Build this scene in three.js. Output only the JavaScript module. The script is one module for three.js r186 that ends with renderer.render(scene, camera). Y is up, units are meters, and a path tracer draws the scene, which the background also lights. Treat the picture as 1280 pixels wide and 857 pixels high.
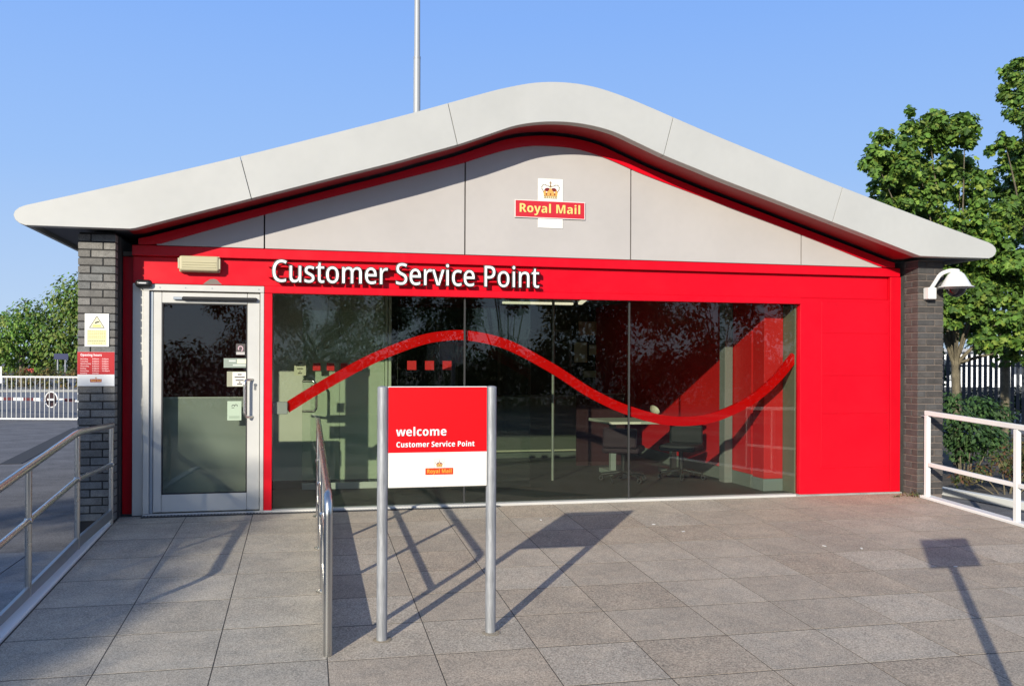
import * as THREE from 'three';
import { mergeGeometries } from 'three/addons/utils/BufferGeometryUtils.js';
import { ConvexGeometry } from 'three/addons/geometries/ConvexGeometry.js';
import { RoundedBoxGeometry } from 'three/addons/geometries/RoundedBoxGeometry.js';
import { TextGeometry } from 'three/addons/geometries/TextGeometry.js';
import { FontLoader } from 'three/addons/loaders/FontLoader.js';

// ---------------------------------------------------------------- camera, sky, sun, exposure
const W = 1280, H = 857, F = 1141;
const scene = new THREE.Scene();
const camera = new THREE.PerspectiveCamera(2 * Math.atan(H / 2 / F) * 180 / Math.PI, W / H, 0.1, 3000);
camera.position.set(0, 1.46, 9.14);
camera.rotation.order = 'YXZ';
camera.rotation.set(0, -Math.atan(260 / F), 0.0043);
camera.setViewOffset(W, H, 0, -24.5, W, H);            // the photograph is cropped: lens shifted down, verticals stay parallel
camera.updateProjectionMatrix();

const SUN = new THREE.Vector3(-1.57, 1, 2.43).normalize();
{
  const w = 1024, h = 512, data = new Float32Array(w * h * 4);
  const lerp = (a, b, t) => a + (b - a) * t;
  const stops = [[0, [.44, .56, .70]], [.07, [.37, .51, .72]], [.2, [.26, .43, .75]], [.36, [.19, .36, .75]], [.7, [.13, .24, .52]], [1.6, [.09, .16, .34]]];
  for (let j = 0; j < h; j++) for (let i = 0; i < w; i++) {
    const el = ((j + .5) / h - .5) * Math.PI, az = ((i + .5) / w - .5) * 2 * Math.PI;
    const d = [Math.cos(el) * Math.cos(az), Math.sin(el), Math.cos(el) * Math.sin(az)];
    const e = Math.max(el, 0); let c = [0, 0, 0], k = 0;
    while (k < stops.length - 2 && e > stops[k + 1][0]) k++;
    const t = (e - stops[k][0]) / (stops[k + 1][0] - stops[k][0]);
    c = c.map((_, n) => lerp(stops[k][1][n], stops[k + 1][1][n], Math.min(t, 1)));
    const ang = Math.acos(Math.max(-1, Math.min(1, d[0] * SUN.x + d[1] * SUN.y + d[2] * SUN.z)));
    const glow = .55 * Math.exp(-ang / .18) + .22 * Math.exp(-ang / .6);
    c = [c[0] + glow, c[1] + glow * .93, c[2] + glow * .78];
    if (el < 0) { const m = Math.min(1, -el / .05); c = c.map((x, n) => lerp(x, [.16, .16, .16][n], m)); }
    data.set([...c, 1], (j * w + i) * 4);
  }
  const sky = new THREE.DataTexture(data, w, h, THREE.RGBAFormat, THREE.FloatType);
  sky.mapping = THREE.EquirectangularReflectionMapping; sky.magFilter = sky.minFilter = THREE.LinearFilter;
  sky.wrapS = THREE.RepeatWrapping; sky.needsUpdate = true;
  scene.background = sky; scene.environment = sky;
}
const sun = new THREE.DirectionalLight(new THREE.Color().setRGB(1, .93, .80), 5);
sun.position.copy(SUN).multiplyScalar(60); sun.castShadow = true; sun.shadow.radius = 1;
Object.assign(sun.shadow.camera, { left: -40, right: 40, top: 40, bottom: -40, near: 1, far: 160 }); sun.shadow.mapSize.set(4096, 4096);
scene.add(sun);
const renderer = new THREE.WebGLRenderer({ antialias: true });
renderer.setSize(W, H); renderer.shadowMap.enabled = true;
renderer.toneMapping = THREE.LinearToneMapping; renderer.toneMappingExposure = 1.25;

// ---------------------------------------------------------------- helpers
function rng(seed) { let s = seed >>> 0; return () => { s = (s + 0x6D2B79F5) >>> 0; let t = Math.imul(s ^ (s >>> 15), 1 | s); t = (t + Math.imul(t ^ (t >>> 7), 61 | t)) ^ t; return ((t ^ (t >>> 14)) >>> 0) / 4294967296; }; }
const R = rng(7);
const taken = {};
function numbered(n) { const k = taken[n] = (taken[n] ?? -1) + 1; return k ? n + '_' + String(k).padStart(3, '0') : n; }
function thing(name, label, category, pos = [0, 0, 0], group) {
  const o = new THREE.Group(); o.name = numbered(name); o.position.set(...pos); scene.add(o);
  o.userData = { label, category }; if (group) o.userData.group = group; return o;
}
function mesh(name, geo, mat, parent, pos) {
  const m = new THREE.Mesh(Array.isArray(geo) ? merge(geo) : geo, mat); m.name = name; m.castShadow = m.receiveShadow = true;
  if (pos) m.position.set(...pos); (parent ?? scene).add(m); return m;
}
function single(name, label, category, geo, mat, group) {
  const m = mesh(numbered(name), geo, mat); m.userData = { label, category }; if (group) m.userData.group = group; return m;
}
function struct(name, geo, mat) { const m = mesh(name, geo, mat); m.userData.kind = 'structure'; return m; }
function merge(list) {
  list = list.map(g => { const q = g.index ? g.toNonIndexed() : g; for (const k of Object.keys(q.attributes)) if (!['position', 'normal', 'uv'].includes(k)) q.deleteAttribute(k); return q; });
  return mergeGeometries(list);
}
// uv in metres from the dominant axis of each face
function boxUV(g, ou = 0, ov = 0) {
  if (g.index) g = g.toNonIndexed();
  const p = g.attributes.position, uv = new Float32Array(p.count * 2), a = new THREE.Vector3(), b = new THREE.Vector3(), c = new THREE.Vector3();
  for (let i = 0; i < p.count; i += 3) {
    a.fromBufferAttribute(p, i); b.fromBufferAttribute(p, i + 1); c.fromBufferAttribute(p, i + 2);
    const n = b.clone().sub(a).cross(c.clone().sub(a)), x = Math.abs(n.x), y = Math.abs(n.y), z = Math.abs(n.z);
    [a, b, c].forEach((q, k) => { const [u, v] = y >= x && y >= z ? [q.x, -q.z] : x >= z ? [q.z, q.y] : [q.x, q.y]; uv[(i + k) * 2] = u + ou; uv[(i + k) * 2 + 1] = v + ov; });
  }
  g.setAttribute('uv', new THREE.BufferAttribute(uv, 2)); return g;
}
const at = (g, x, y, z, rx = 0, ry = 0, rz = 0) => { g.applyMatrix4(new THREE.Matrix4().compose(new THREE.Vector3(x, y, z), new THREE.Quaternion().setFromEuler(new THREE.Euler(rx, ry, rz)), new THREE.Vector3(1, 1, 1))); return g; };
// chamfered block
function block(w, h, d, c = .003) {
  const pts = [];
  for (const sx of [-1, 1]) for (const sy of [-1, 1]) for (const sz of [-1, 1]) {
    pts.push(new THREE.Vector3(sx * (w / 2 - c), sy * (h / 2 - c), sz * d / 2), new THREE.Vector3(sx * (w / 2 - c), sy * h / 2, sz * (d / 2 - c)), new THREE.Vector3(sx * w / 2, sy * (h / 2 - c), sz * (d / 2 - c)));
  }
  return boxUV(new ConvexGeometry(pts));
}
const span = (x0, x1, y0, y1, z0, z1, c = .003) => boxUV(at(block(x1 - x0, y1 - y0, z1 - z0, c), (x0 + x1) / 2, (y0 + y1) / 2, (z0 + z1) / 2));
const plain = (x0, x1, y0, y1, z0, z1) => boxUV(at(new THREE.BoxGeometry(x1 - x0, y1 - y0, z1 - z0), (x0 + x1) / 2, (y0 + y1) / 2, (z0 + z1) / 2));
// bar or tube between two points
function rod(a, b, r, seg = 12, r2 = r) {
  const A = new THREE.Vector3(...a), B = new THREE.Vector3(...b), d = B.clone().sub(A), g = new THREE.CylinderGeometry(r2, r, d.length(), seg, 1);
  g.applyQuaternion(new THREE.Quaternion().setFromUnitVectors(new THREE.Vector3(0, 1, 0), d.clone().normalize())); const m = A.add(B).multiplyScalar(.5); g.translate(m.x, m.y, m.z); return g;
}
function beam(a, b, w, h, c = .002) {    // rectangular bar: w across, h tall, along a-b (axis z before turning)
  const A = new THREE.Vector3(...a), B = new THREE.Vector3(...b), d = B.clone().sub(A), g = block(w, h, d.length(), c);
  const m = new THREE.Matrix4().lookAt(B, A, new THREE.Vector3(0, 1, 0)); g.applyMatrix4(m); const q = A.add(B).multiplyScalar(.5); g.translate(q.x, q.y, q.z); return g;
}
function pipe(points, r, bend = .08, seg = 14) {
  const P = points.map(p => new THREE.Vector3(...p)), cp = new THREE.CurvePath(); let last = P[0];
  for (let i = 1; i < P.length - 1; i++) {
    const k = Math.min(bend, P[i].distanceTo(P[i - 1]) * .45, P[i].distanceTo(P[i + 1]) * .45);
    const a = P[i].clone().add(P[i - 1].clone().sub(P[i]).setLength(k)), b = P[i].clone().add(P[i + 1].clone().sub(P[i]).setLength(k));
    cp.add(new THREE.LineCurve3(last, a)); cp.add(new THREE.QuadraticBezierCurve3(a, P[i], b)); last = b;
  }
  cp.add(new THREE.LineCurve3(last, P[P.length - 1]));
  const g = new THREE.TubeGeometry(cp, Math.max(24, P.length * 24), r, seg, false);
  const ends = [P[0], P[P.length - 1]].map((p, i) => { const t = cp.getTangent(i), c = new THREE.SphereGeometry(r, seg, 6); c.translate(p.x, p.y, p.z); return c; });
  return merge([g, ...ends]);
}
function poly(points, z0, z1) {           // extruded outline
  const s = new THREE.Shape(points.map(p => new THREE.Vector2(...p)));
  const g = new THREE.ExtrudeGeometry(s, { depth: z1 - z0, bevelEnabled: false }); g.translate(0, 0, z0); return boxUV(g);
}
// ---- procedural textures
function tileNoise(n, cells, seed) {      // periodic value noise, n x n
  const r = rng(seed), g = Float32Array.from({ length: cells * cells }, () => r()), out = new Float32Array(n * n);
  for (let y = 0; y < n; y++) for (let x = 0; x < n; x++) {
    const fx = x / n * cells, fy = y / n * cells, x0 = Math.floor(fx), y0 = Math.floor(fy); let tx = fx - x0, ty = fy - y0; tx = tx * tx * (3 - 2 * tx); ty = ty * ty * (3 - 2 * ty);
    const q = (a, b) => g[(b % cells) * cells + a % cells];
    out[y * n + x] = (q(x0, y0) * (1 - tx) + q(x0 + 1, y0) * tx) * (1 - ty) + (q(x0, y0 + 1) * (1 - tx) + q(x0 + 1, y0 + 1) * tx) * ty;
  } return out;
}
const toS = v => Math.max(0, Math.min(255, Math.round(255 * (v <= .0031308 ? 12.92 * v : 1.055 * Math.pow(v, 1 / 2.4) - .055))));
function tex(n, metres, fn, srgb = true) {
  const d = new Uint8Array(n * n * 4);
  for (let i = 0; i < n * n; i++) { const c = fn(i % n, Math.floor(i / n), i); for (let k = 0; k < 3; k++) d[i * 4 + k] = srgb ? toS(c[k]) : Math.max(0, Math.min(255, c[k] * 255)); d[i * 4 + 3] = 255; }
  const t = new THREE.DataTexture(d, n, n); t.wrapS = t.wrapT = THREE.RepeatWrapping; t.magFilter = t.minFilter = THREE.LinearFilter;
  t.colorSpace = srgb ? THREE.SRGBColorSpace : THREE.NoColorSpace; t.repeat.set(1 / metres, 1 / metres); t.needsUpdate = true; return t;
}
function speckle(n, metres, base, amp, coarse, seed, warm = 0) {   // grainy mineral surface
  const a = tileNoise(n, 5, seed), b = tileNoise(n, 17, seed + 1), r = rng(seed + 2), g = tileNoise(n, n / 2, seed + 5);
  return tex(n, metres, (x, y, i) => {
    let k = 1 + coarse * (a[i] - .5) + coarse * .7 * (b[i] - .5) + amp * (g[i] - .5) * 1.4 + amp * (r() - .5);
    if (r() < .012) k *= 1.5; if (r() < .02) k *= .62;
    const w = warm * (b[i] - .5);
    return [base[0] * k * (1 + w), base[1] * k, base[2] * k * (1 - w)];
  });
}
const bumpOf = (n, metres, cells, seed) => { const a = tileNoise(n, cells, seed), b = tileNoise(n, cells * 4, seed + 1), r = rng(seed); return tex(n, metres, (x, y, i) => { const v = .4 * a[i] + .35 * b[i] + .25 * r(); return [v, v, v]; }, false); };
const std = (c, rough = .6, metal = 0, more = {}) => new THREE.MeshStandardMaterial({ color: new THREE.Color().setRGB(...c), roughness: rough, metalness: metal, ...more });
const fine = bumpOf(256, .5, 24, 900), dirt = (() => { const a = tileNoise(512, 4, 31), b = tileNoise(512, 13, 32), c = tileNoise(512, 48, 33); return tex(512, 2.3, (x, y, i) => { const v = .88 + .12 * (.5 * a[i] + .3 * b[i] + .2 * c[i]); return [v, v, v * .985]; }, true); })();
const roughMap = (() => { const a = tileNoise(256, 6, 41), b = tileNoise(256, 30, 42); return tex(256, 1.7, (x, y, i) => { const v = .62 + .38 * (.6 * a[i] + .4 * b[i]); return [v, v, v]; }, false); })();
const wear = (() => { const a = tileNoise(512, 3, 51), b = tileNoise(512, 11, 52), c = tileNoise(512, 60, 53), d = tileNoise(512, 40, 54); return tex(512, 2.9, (x, y, i) => { const st = d[(Math.floor(y / 6) % 512) * 512 * 0 + x]; const v = .78 + .22 * (.42 * a[i] + .25 * b[i] + .15 * c[i] + .18 * st); return [v, v, v]; }, true); })();
const M = {
  red: new THREE.MeshPhysicalMaterial({ color: new THREE.Color().setRGB(.63, .0015, .013), roughness: .46, specularIntensity: .5, map: wear, roughnessMap: roughMap }),
  redShaded: std([.30, .003, .007], .5, 0, { map: dirt }),  // copy of the red for the soffit, its underside shade put into the colour
  redIn: std([.62, .012, .014], .55, 0, { map: dirt }),
  roof: std([.435, .435, .418], .5, 0, { map: dirt, roughnessMap: roughMap }),
  gable: std([.43, .405, .39], .5, 0, { map: dirt, roughnessMap: roughMap }),
  gap: std([.03, .03, .03], .9),
  slate: std([.10, .11, .14], .6, 0, { map: dirt }),
  alu: std([.56, .55, .52], .42, .12, { map: dirt, roughnessMap: roughMap }),
  aluDark: std([.30, .34, .39], .45, .3, { map: dirt }),
  steel: std([.55, .54, .51], .34, 1, { roughnessMap: roughMap }),
  galv: std([.36, .365, .37], .5, .35, { map: speckle(256, .4, [.75, .76, .78], .05, .5, 61) }),
  white: std([.66, .66, .63], .4, 0, { map: dirt }),
  whitePaint: std([.68, .69, .68], .5, 0, { map: dirt, bumpMap: fine, bumpScale: .0006 }),
  black: std([.012, .012, .013], .35),
  rubber: std([.02, .02, .022], .7),
  darkGlass: new THREE.MeshPhysicalMaterial({ color: 0x0a0608, roughness: .08, clearcoat: 1 }),
  mortarDark: std([.028, .027, .026], .95),
  mortar: std([.16, .13, .11], .95),
  bed: std([.045, .040, .034], .95),
  concrete: std([.30, .30, .285], .9, 0, { map: speckle(256, .6, [.95, .95, .93], .25, .35, 71), bumpMap: fine, bumpScale: .001 }),
  glass: new THREE.MeshPhysicalMaterial({ color: new THREE.Color().setRGB(.82, .85, .80), roughness: 0, metalness: 0, transmission: 1, thickness: 0, ior: 1.48 }),
  clear: new THREE.MeshPhysicalMaterial({ color: new THREE.Color().setRGB(.92, .96, .92), roughness: 0, transmission: 1, thickness: 0, ior: 1.5 }),
};
const asphalt = std([1, 1, 1], .92, 0, { map: speckle(512, 2.1, [.125, .121, .122], .5, .4, 81), bumpMap: bumpOf(512, .9, 60, 82), bumpScale: .004 });
// ---- lettering and prints
function canvasTex(w, h, draw) { const c = document.createElement('canvas'); c.width = w; c.height = h; const x = c.getContext('2d'); draw(x, w, h); const t = new THREE.CanvasTexture(c); t.colorSpace = THREE.SRGBColorSpace; t.magFilter = THREE.LinearFilter; return t; }
const printed = (t, rough = .45) => new THREE.MeshStandardMaterial({ map: t, roughness: rough, color: new THREE.Color().setRGB(.74, .74, .74) });
function sheet(w, h, x, y, z, ry = 0) { const g = new THREE.PlaneGeometry(w, h); return at(g, x, y, z, 0, ry); }
function fitText(x, s, px, py, width, font, fill, align = 'left') { x.font = font; x.fillStyle = fill; x.textAlign = align; const m = x.measureText(s).width; x.save(); x.translate(px, py); if (width) x.scale(width / m, 1); x.fillText(s, 0, 0); x.restore(); }
function crown(x, cx, cy, s) {            // royal crown emblem, s = height
  x.save(); x.translate(cx, cy); x.scale(s / 100, s / 100); x.lineJoin = 'round';
  x.fillStyle = '#7d1c1c'; x.beginPath(); x.moveTo(-40, 6); x.quadraticCurveTo(-30, -22, -6, -10); x.lineTo(-4, 8); x.closePath(); x.fill(); x.beginPath(); x.moveTo(40, 6); x.quadraticCurveTo(30, -22, 6, -10); x.lineTo(4, 8); x.closePath(); x.fill();
  x.strokeStyle = '#7d7360'; x.lineWidth = 7; x.setLineDash([6, 3]);
  for (const q of [-1, 1]) { x.beginPath(); x.moveTo(q * 40, 10); x.bezierCurveTo(q * 66, -22, q * 44, -44, q * 6, -18); x.stroke(); }
  x.setLineDash([]);
  x.fillStyle = '#e8b05c'; x.beginPath(); x.moveTo(-42, 12); x.lineTo(-34, -2); x.lineTo(-24, 14); x.lineTo(-12, 2); x.lineTo(0, -16); x.lineTo(12, 2); x.lineTo(24, 14); x.lineTo(34, -2); x.lineTo(42, 12); x.lineTo(38, 46); x.lineTo(-38, 46); x.closePath(); x.fill();
  x.fillStyle = '#8a3a22'; for (const k of [-24, 0, 24]) { x.beginPath(); x.arc(k, 22, 5, 0, 7); x.fill(); }
  x.fillStyle = '#f3e2b4'; x.fillRect(-38, 33, 76, 12); x.strokeStyle = '#6e5a38'; x.lineWidth = 2.5; x.strokeRect(-38, 33, 76, 12);
  x.fillStyle = '#8d6a34'; for (let k = -30; k <= 30; k += 12) x.fillRect(k - 2, 36, 5, 6);
  x.fillRect(-2.5, -50, 5, 30); x.fillRect(-8, -42, 16, 4); x.beginPath(); x.arc(0, -22, 6, 0, 7); x.fill();
  x.restore();
}

// ---------------------------------------------------------------- ground, platform and paving
const G = -.32, SLOPE = .047;
struct('ground', boxUV(at(new THREE.PlaneGeometry(2600, 2600, 26, 26), 0, G, -200, -Math.PI / 2)), asphalt);
const pavement = new THREE.Group(); pavement.name = 'pavement'; pavement.userData.kind = 'structure'; scene.add(pavement);
pavement.rotation.x = Math.atan(SLOPE);
mesh('mortar_bed', plain(-1.7, 6.76, -.34, -.0013, -.06, 6.75), M.bed, pavement);
{
  const tones = [[.338, .286, .218], [.358, .306, .236], [.32, .272, .208], [.343, .286, .214], [.366, .316, .246], [.33, .272, .202]];
  const mats = tones.map((t, i) => std([1, 1, 1], .82, 0, { map: speckle(512, 1.1 + .13 * i, t, .6, .2, 100 + 7 * i, .03), bumpMap: fine, bumpScale: .0012 }));
  const ramp = [[.333, .298, .238], [.35, .314, .252], [.32, .287, .23]].map((t, i) => std([1, 1, 1], .82, 0, { map: speckle(512, 1.2 + .1 * i, t, .56, .22, 160 + 7 * i, .03), bumpMap: fine, bumpScale: .0012 }));
  const XJ = [-1.68, -1.078, -.474, .132, .727, 1.322, 1.917, 2.512, 3.107, 3.702, 4.297, 4.893, 5.488, 6.083, 6.66], r = rng(11), cache = {};
  for (let c = 0; c < XJ.length - 1; c++) {
    const left = XJ[c + 1] < .2, step = left ? .61 : .571, first = left ? .33 : .03, zs = [0.005];
    for (let z = first; z < 6.75; z += step) if (z > .01) zs.push(z);
    for (let k = 0; k < zs.length - 1; k++) {
      const w = XJ[c + 1] - XJ[c] - .0065, d = zs[k + 1] - zs[k] - .0115, v = Math.floor(r() * 5), key = w.toFixed(3) + d.toFixed(3) + v;
      cache[key] ??= boxUV(block(w, .045, d, .0005), v * .37, v * .71);
      const set = left ? ramp : mats, m = mesh('paving_slab', cache[key], set[Math.floor(r() * set.length)], pavement, [(XJ[c] + XJ[c + 1]) / 2, -.0225 + (r() - .5) * .0006, (zs[k] + zs[k + 1]) / 2]);
      m.rotation.set((r() - .5) * .0008, 0, (r() - .5) * .0008);
    }
  }
}
{ const e = mesh('kerb_edge', span(-1.80, -1.69, -.34, .020, .255, 6.75, .008), M.whitePaint, pavement);
  mesh('kerb_edge', span(6.668, 6.79, -.34, .028, .27, 6.75, .008), M.whitePaint, pavement); }
// lower paving left of the ramp and the tarmac seam beyond it
{
  const low = new THREE.Group(); low.name = 'footpath'; low.userData.kind = 'structure'; scene.add(low);
  const mats = [[.17, .178, .185], [.185, .19, .195], [.16, .166, .175]].map((t, i) => std([1, 1, 1], .85, 0, { map: speckle(512, 1.3, t, .5, .3, 200 + i) })), r = rng(5);
  for (let i = 0; i < 5; i++) for (let k = 0; k < 8; k++) mesh('paving_slab', boxUV(block(.592, .03, .592, .003), i * .31, k * .23), mats[Math.floor(r() * 3)], low, [-2.14 - .6 * i, G + .006, .28 + .6 * k]);
}
struct('road_seam', boxUV(at(new THREE.BoxGeometry(.34, .008, 9), -5.35, G + .004, -12.5, 0, .098)), std([.028, .029, .032], .95));
{ // road beyond the gate: brighter carriageway, kerbs and verge
  struct('road', plain(-60, -2, G + .001, G + .006, -47, -33), std([1, 1, 1], .9, 0, { map: speckle(512, 2.4, [.14, .145, .155], .4, .35, 301) }));
  struct('kerb', span(-60, -2, G, G + .12, -47.25, -47, .01), M.concrete);
  struct('far_pavement', plain(-60, -2, G + .004, G + .10, -52, -47.26), std([1, 1, 1], .9, 0, { map: speckle(256, 2, [.25, .235, .22], .4, .3, 303) }));
}
struct('white_kerb', beam([8.5, G + .05, -2.4], [8.72, G + .05, .9], .12, .1, .008), M.whitePaint);

// ---------------------------------------------------------------- the building
const building = thing('service_building', 'single storey red fronted office with wide shop window, gable and pale sweeping roof', 'building');
function curve(table) { // even spline in d = |x - 2.5|, monotone cubic (Catmull-Rom on a table)
  return d => { d = Math.abs(d); let k = 0; while (k < table.length - 2 && d > table[k + 1][0]) k++;
    const P = i => i < 0 ? [-table[-i][0], table[-i][1]] : table[Math.min(i, table.length - 1)];
    const [x0, y0] = P(k - 1), [x1, y1] = P(k), [x2, y2] = P(k + 1), [x3, y3] = P(k + 2), h = x2 - x1, t = (d - x1) / h;
    const m1 = (y2 - y0) / (x2 - x0) * h, m2 = (x3 > x1 ? (y3 - y1) / (x3 - x1) : 0) * h, t2 = t * t, t3 = t2 * t;
    return (2 * t3 - 3 * t2 + 1) * y1 + (t3 - 2 * t2 + t) * m1 + (-2 * t3 + 3 * t2) * y2 + (t3 - t2) * m2; };
}
const CX = 2.5;
const eB = curve([[0, 3.828], [.25, 3.812], [.5, 3.762], [.75, 3.668], [1.05, 3.552], [1.4, 3.436], [1.65, 3.352], [2.2, 3.184], [3, 2.937], [3.5, 2.783], [3.99, 2.630], [4.5, 2.471]]);
const eBs = d => Math.abs(d) > 3.99 ? 2.63 : eB(d);
const eT = curve([[0, 4.218], [.3, 4.195], [.62, 4.118], [.9, 4.028], [1.15, 3.942], [1.6, 3.79], [2.2, 3.598], [3.06, 3.328], [4.1, 3.02], [4.7, 2.85], [4.86, 2.805]]);
const gT = curve([[0, 3.70], [.25, 3.688], [.5, 3.632], [.75, 3.548], [.9, 3.49], [1.2, 3.394], [1.57, 3.281], [1.7, 3.241], [2.88, 2.876], [3.86, 2.553]]);
const range = (a, b, n) => Array.from({ length: n + 1 }, (_, i) => a + (b - a) * i / n);
const tip = s => [[4.86, 2.805], [4.91, 2.783], [4.945, 2.75], [4.955, 2.715], [4.94, 2.675], [4.905, 2.645], [4.86, 2.63]].map(([d, y]) => [CX + s * d, y]);
{
  // front fascia cut into five cladding panels by slanting seams
  const seams = [[-.575, -.475], [1.331, 1.425], [3.634, 3.532], [5.555, 5.434]];
  const segs = [[null, seams[0]], [seams[0], seams[1]], [seams[1], seams[2]], [seams[2], seams[3]], [seams[3], null]], g = .0022;
  for (const [a, b] of segs) {
    const ts = a ? a[0] + g : CX - 4.86, te = b ? b[0] - g : CX + 4.86, bs = a ? a[1] + g : CX - 4.86, be = b ? b[1] - g : CX + 4.86;
    let pts = range(ts, te, 40).map(x => [x, eT(x - CX)]);
    if (!b) pts.push(...tip(1).slice(1, -1));
    pts.push(...range(be, bs, 40).map(x => [x, eBs(x - CX)]));
    if (!a) pts.push(...tip(-1).slice(1, -1).reverse());
    const s = new THREE.Shape(pts.map(p => new THREE.Vector2(...p)));
    const e = new THREE.ExtrudeGeometry(s, { depth: .11, bevelEnabled: true, bevelThickness: .004, bevelSize: .003, bevelOffset: -.003, bevelSegments: 1 }); e.translate(0, 0, .386);
    mesh('fascia_panel', boxUV(e), M.roof, building);
  }
  // roof body behind the fascia
  const up = .035;
  const pts = [...range(CX - 4.83, CX + 4.83, 90).map(x => [x, Math.min(eT(x - CX), 9) - .012]), ...range(CX + 4.83, CX - 4.83, 90).map(x => [x, eBs(x - CX) + up])];
  const roof = mesh('roof', poly(pts, -8.6, .374), M.slate, building);
  // eave edge trims run back along both long sides
  for (const s of [-1, 1]) mesh('eave_trim', poly([...tip(s).map(p => p), [CX + s * 4.84, 2.63], [CX + s * 4.84, 2.80]], -8.6, .378), M.roof, roof);
  // red soffit under the overhang, between the piers
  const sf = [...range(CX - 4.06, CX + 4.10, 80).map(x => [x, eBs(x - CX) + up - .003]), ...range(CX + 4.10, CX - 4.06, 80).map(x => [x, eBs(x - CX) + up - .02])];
  mesh('soffit', poly(sf, .03, .372), M.redShaded, building);
  // red curved band above the gable cladding
  const bd = [...range(CX - 4.02, CX + 4.02, 80).map(x => [x, Math.max(2.56, eBs(x - CX) + up - .058)]), ...range(CX + 4.02, CX - 4.02, 80).map(x => [x, Math.max(2.553, Math.abs(x - CX) > 3.86 ? 2.553 : gT(x - CX))])];
  mesh('gable_trim', poly(bd, -.08, .028), M.red, building);
  // gable cladding panels
  const js = [CX - 3.86, -.38, 1.585, 3.362, 5.356, CX + 3.86];
  for (let i = 0; i < 5; i++) {
    const a = js[i] + (i ? .007 : 0), b = js[i + 1] - (i < 4 ? .007 : 0);
    mesh('gable_panel', poly([[a, 2.553], [b, 2.553], ...range(b, a, 30).map(x => [x, Math.max(2.5535, gT(x - CX) + .01)])], -.03, .012), M.gable, building);
  }
  mesh('gable_backing', poly([[CX - 3.9, 2.5], [CX + 3.9, 2.5], ...range(CX + 3.9, CX - 3.9, 40).map(x => [x, Math.max(2.5, gT(Math.min(3.86, Math.abs(x - CX))) + .03)])], -.14, -.085), M.gap, building);
}
{
  // red frame of the shop front
  mesh('top_beam', span(-1.58, 6.61, 2.452, 2.549, -.10, 0), M.red, building);
  mesh('sign_fascia', span(-1.58, 6.485, 2.195, 2.449, -.10, -.055), M.red, building);
  mesh('window_head', span(-.38, 5.36, 2.122, 2.192, -.10, .002), M.red, building);
  mesh('end_post', span(6.488, 6.62, .0, 2.449, -.10, 0), M.red, building);
  mesh('end_post', span(-1.68, -1.582, .0, 2.449, -.16, -.12), M.red, building);
  mesh('door_post', span(-.378, -.302, .0, 2.119, -.10, .004), M.red, building);
  const wp = mesh('wall_panel', span(5.362, 6.485, .012, 2.190, -.10, -.006), M.red, building);
  for (const [a, b, c, d] of [[5.62, 6.46, .905, 1.325], [5.62, 6.46, 1.33, 1.80], [5.62, 6.46, 1.805, 2.16], [5.62, 6.46, .30, .90]]) mesh('cover_sheet', span(a, b, c, d, -.01, -.0028, .0025), M.red, wp);
  mesh('base_sill', span(5.30, 6.62, -.03, .014, -.1, .035), M.concrete, building);
  mesh('window_sill', span(-.38, 5.30, -.02, .022, -.10, .03, .004), M.alu, building);
  // glazing: three panes with dark joints
  const win = new THREE.Group(); win.name = 'shop_window'; building.add(win);
  const xs = [-.30, 1.598, 3.375, 5.36];
  for (let i = 0; i < 3; i++) mesh('pane', plain(xs[i] + .008, xs[i + 1] - .008, .022, 2.121, -.066, -.056), M.glass, win);
  for (const x of [1.598, 3.375]) mesh('joint', plain(x - .008, x + .008, .022, 2.121, -.075, -.050), M.gap, win);
  // side, rear walls, floor and ceiling
  const wallM = std([.07, .067, .063], .9, 0, { map: speckle(256, .9, [.9, .88, .85], .3, .4, 401) });
  mesh('side_wall', plain(-1.99, -1.685, G, 2.62, -8.2, -.005), wallM, building);
  mesh('side_wall', plain(6.665, 6.98, G, 2.62, -8.2, -.005), wallM, building);
  mesh('rear_wall', plain(-1.68, 6.66, G, 2.62, -8.2, -7.9), wallM, building);
  mesh('floor', plain(-1.683, 6.66, -.10, .008, -7.89, -.102), std([.050, .052, .050], .6, 0, { map: speckle(512, 1.5, [.95, .95, .95], .5, .3, 411) }), building);
  mesh('ceiling', plain(-1.683, 6.66, 2.46, 2.50, -7.89, -.145), std([.20, .195, .18], .9), building);
}
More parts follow.
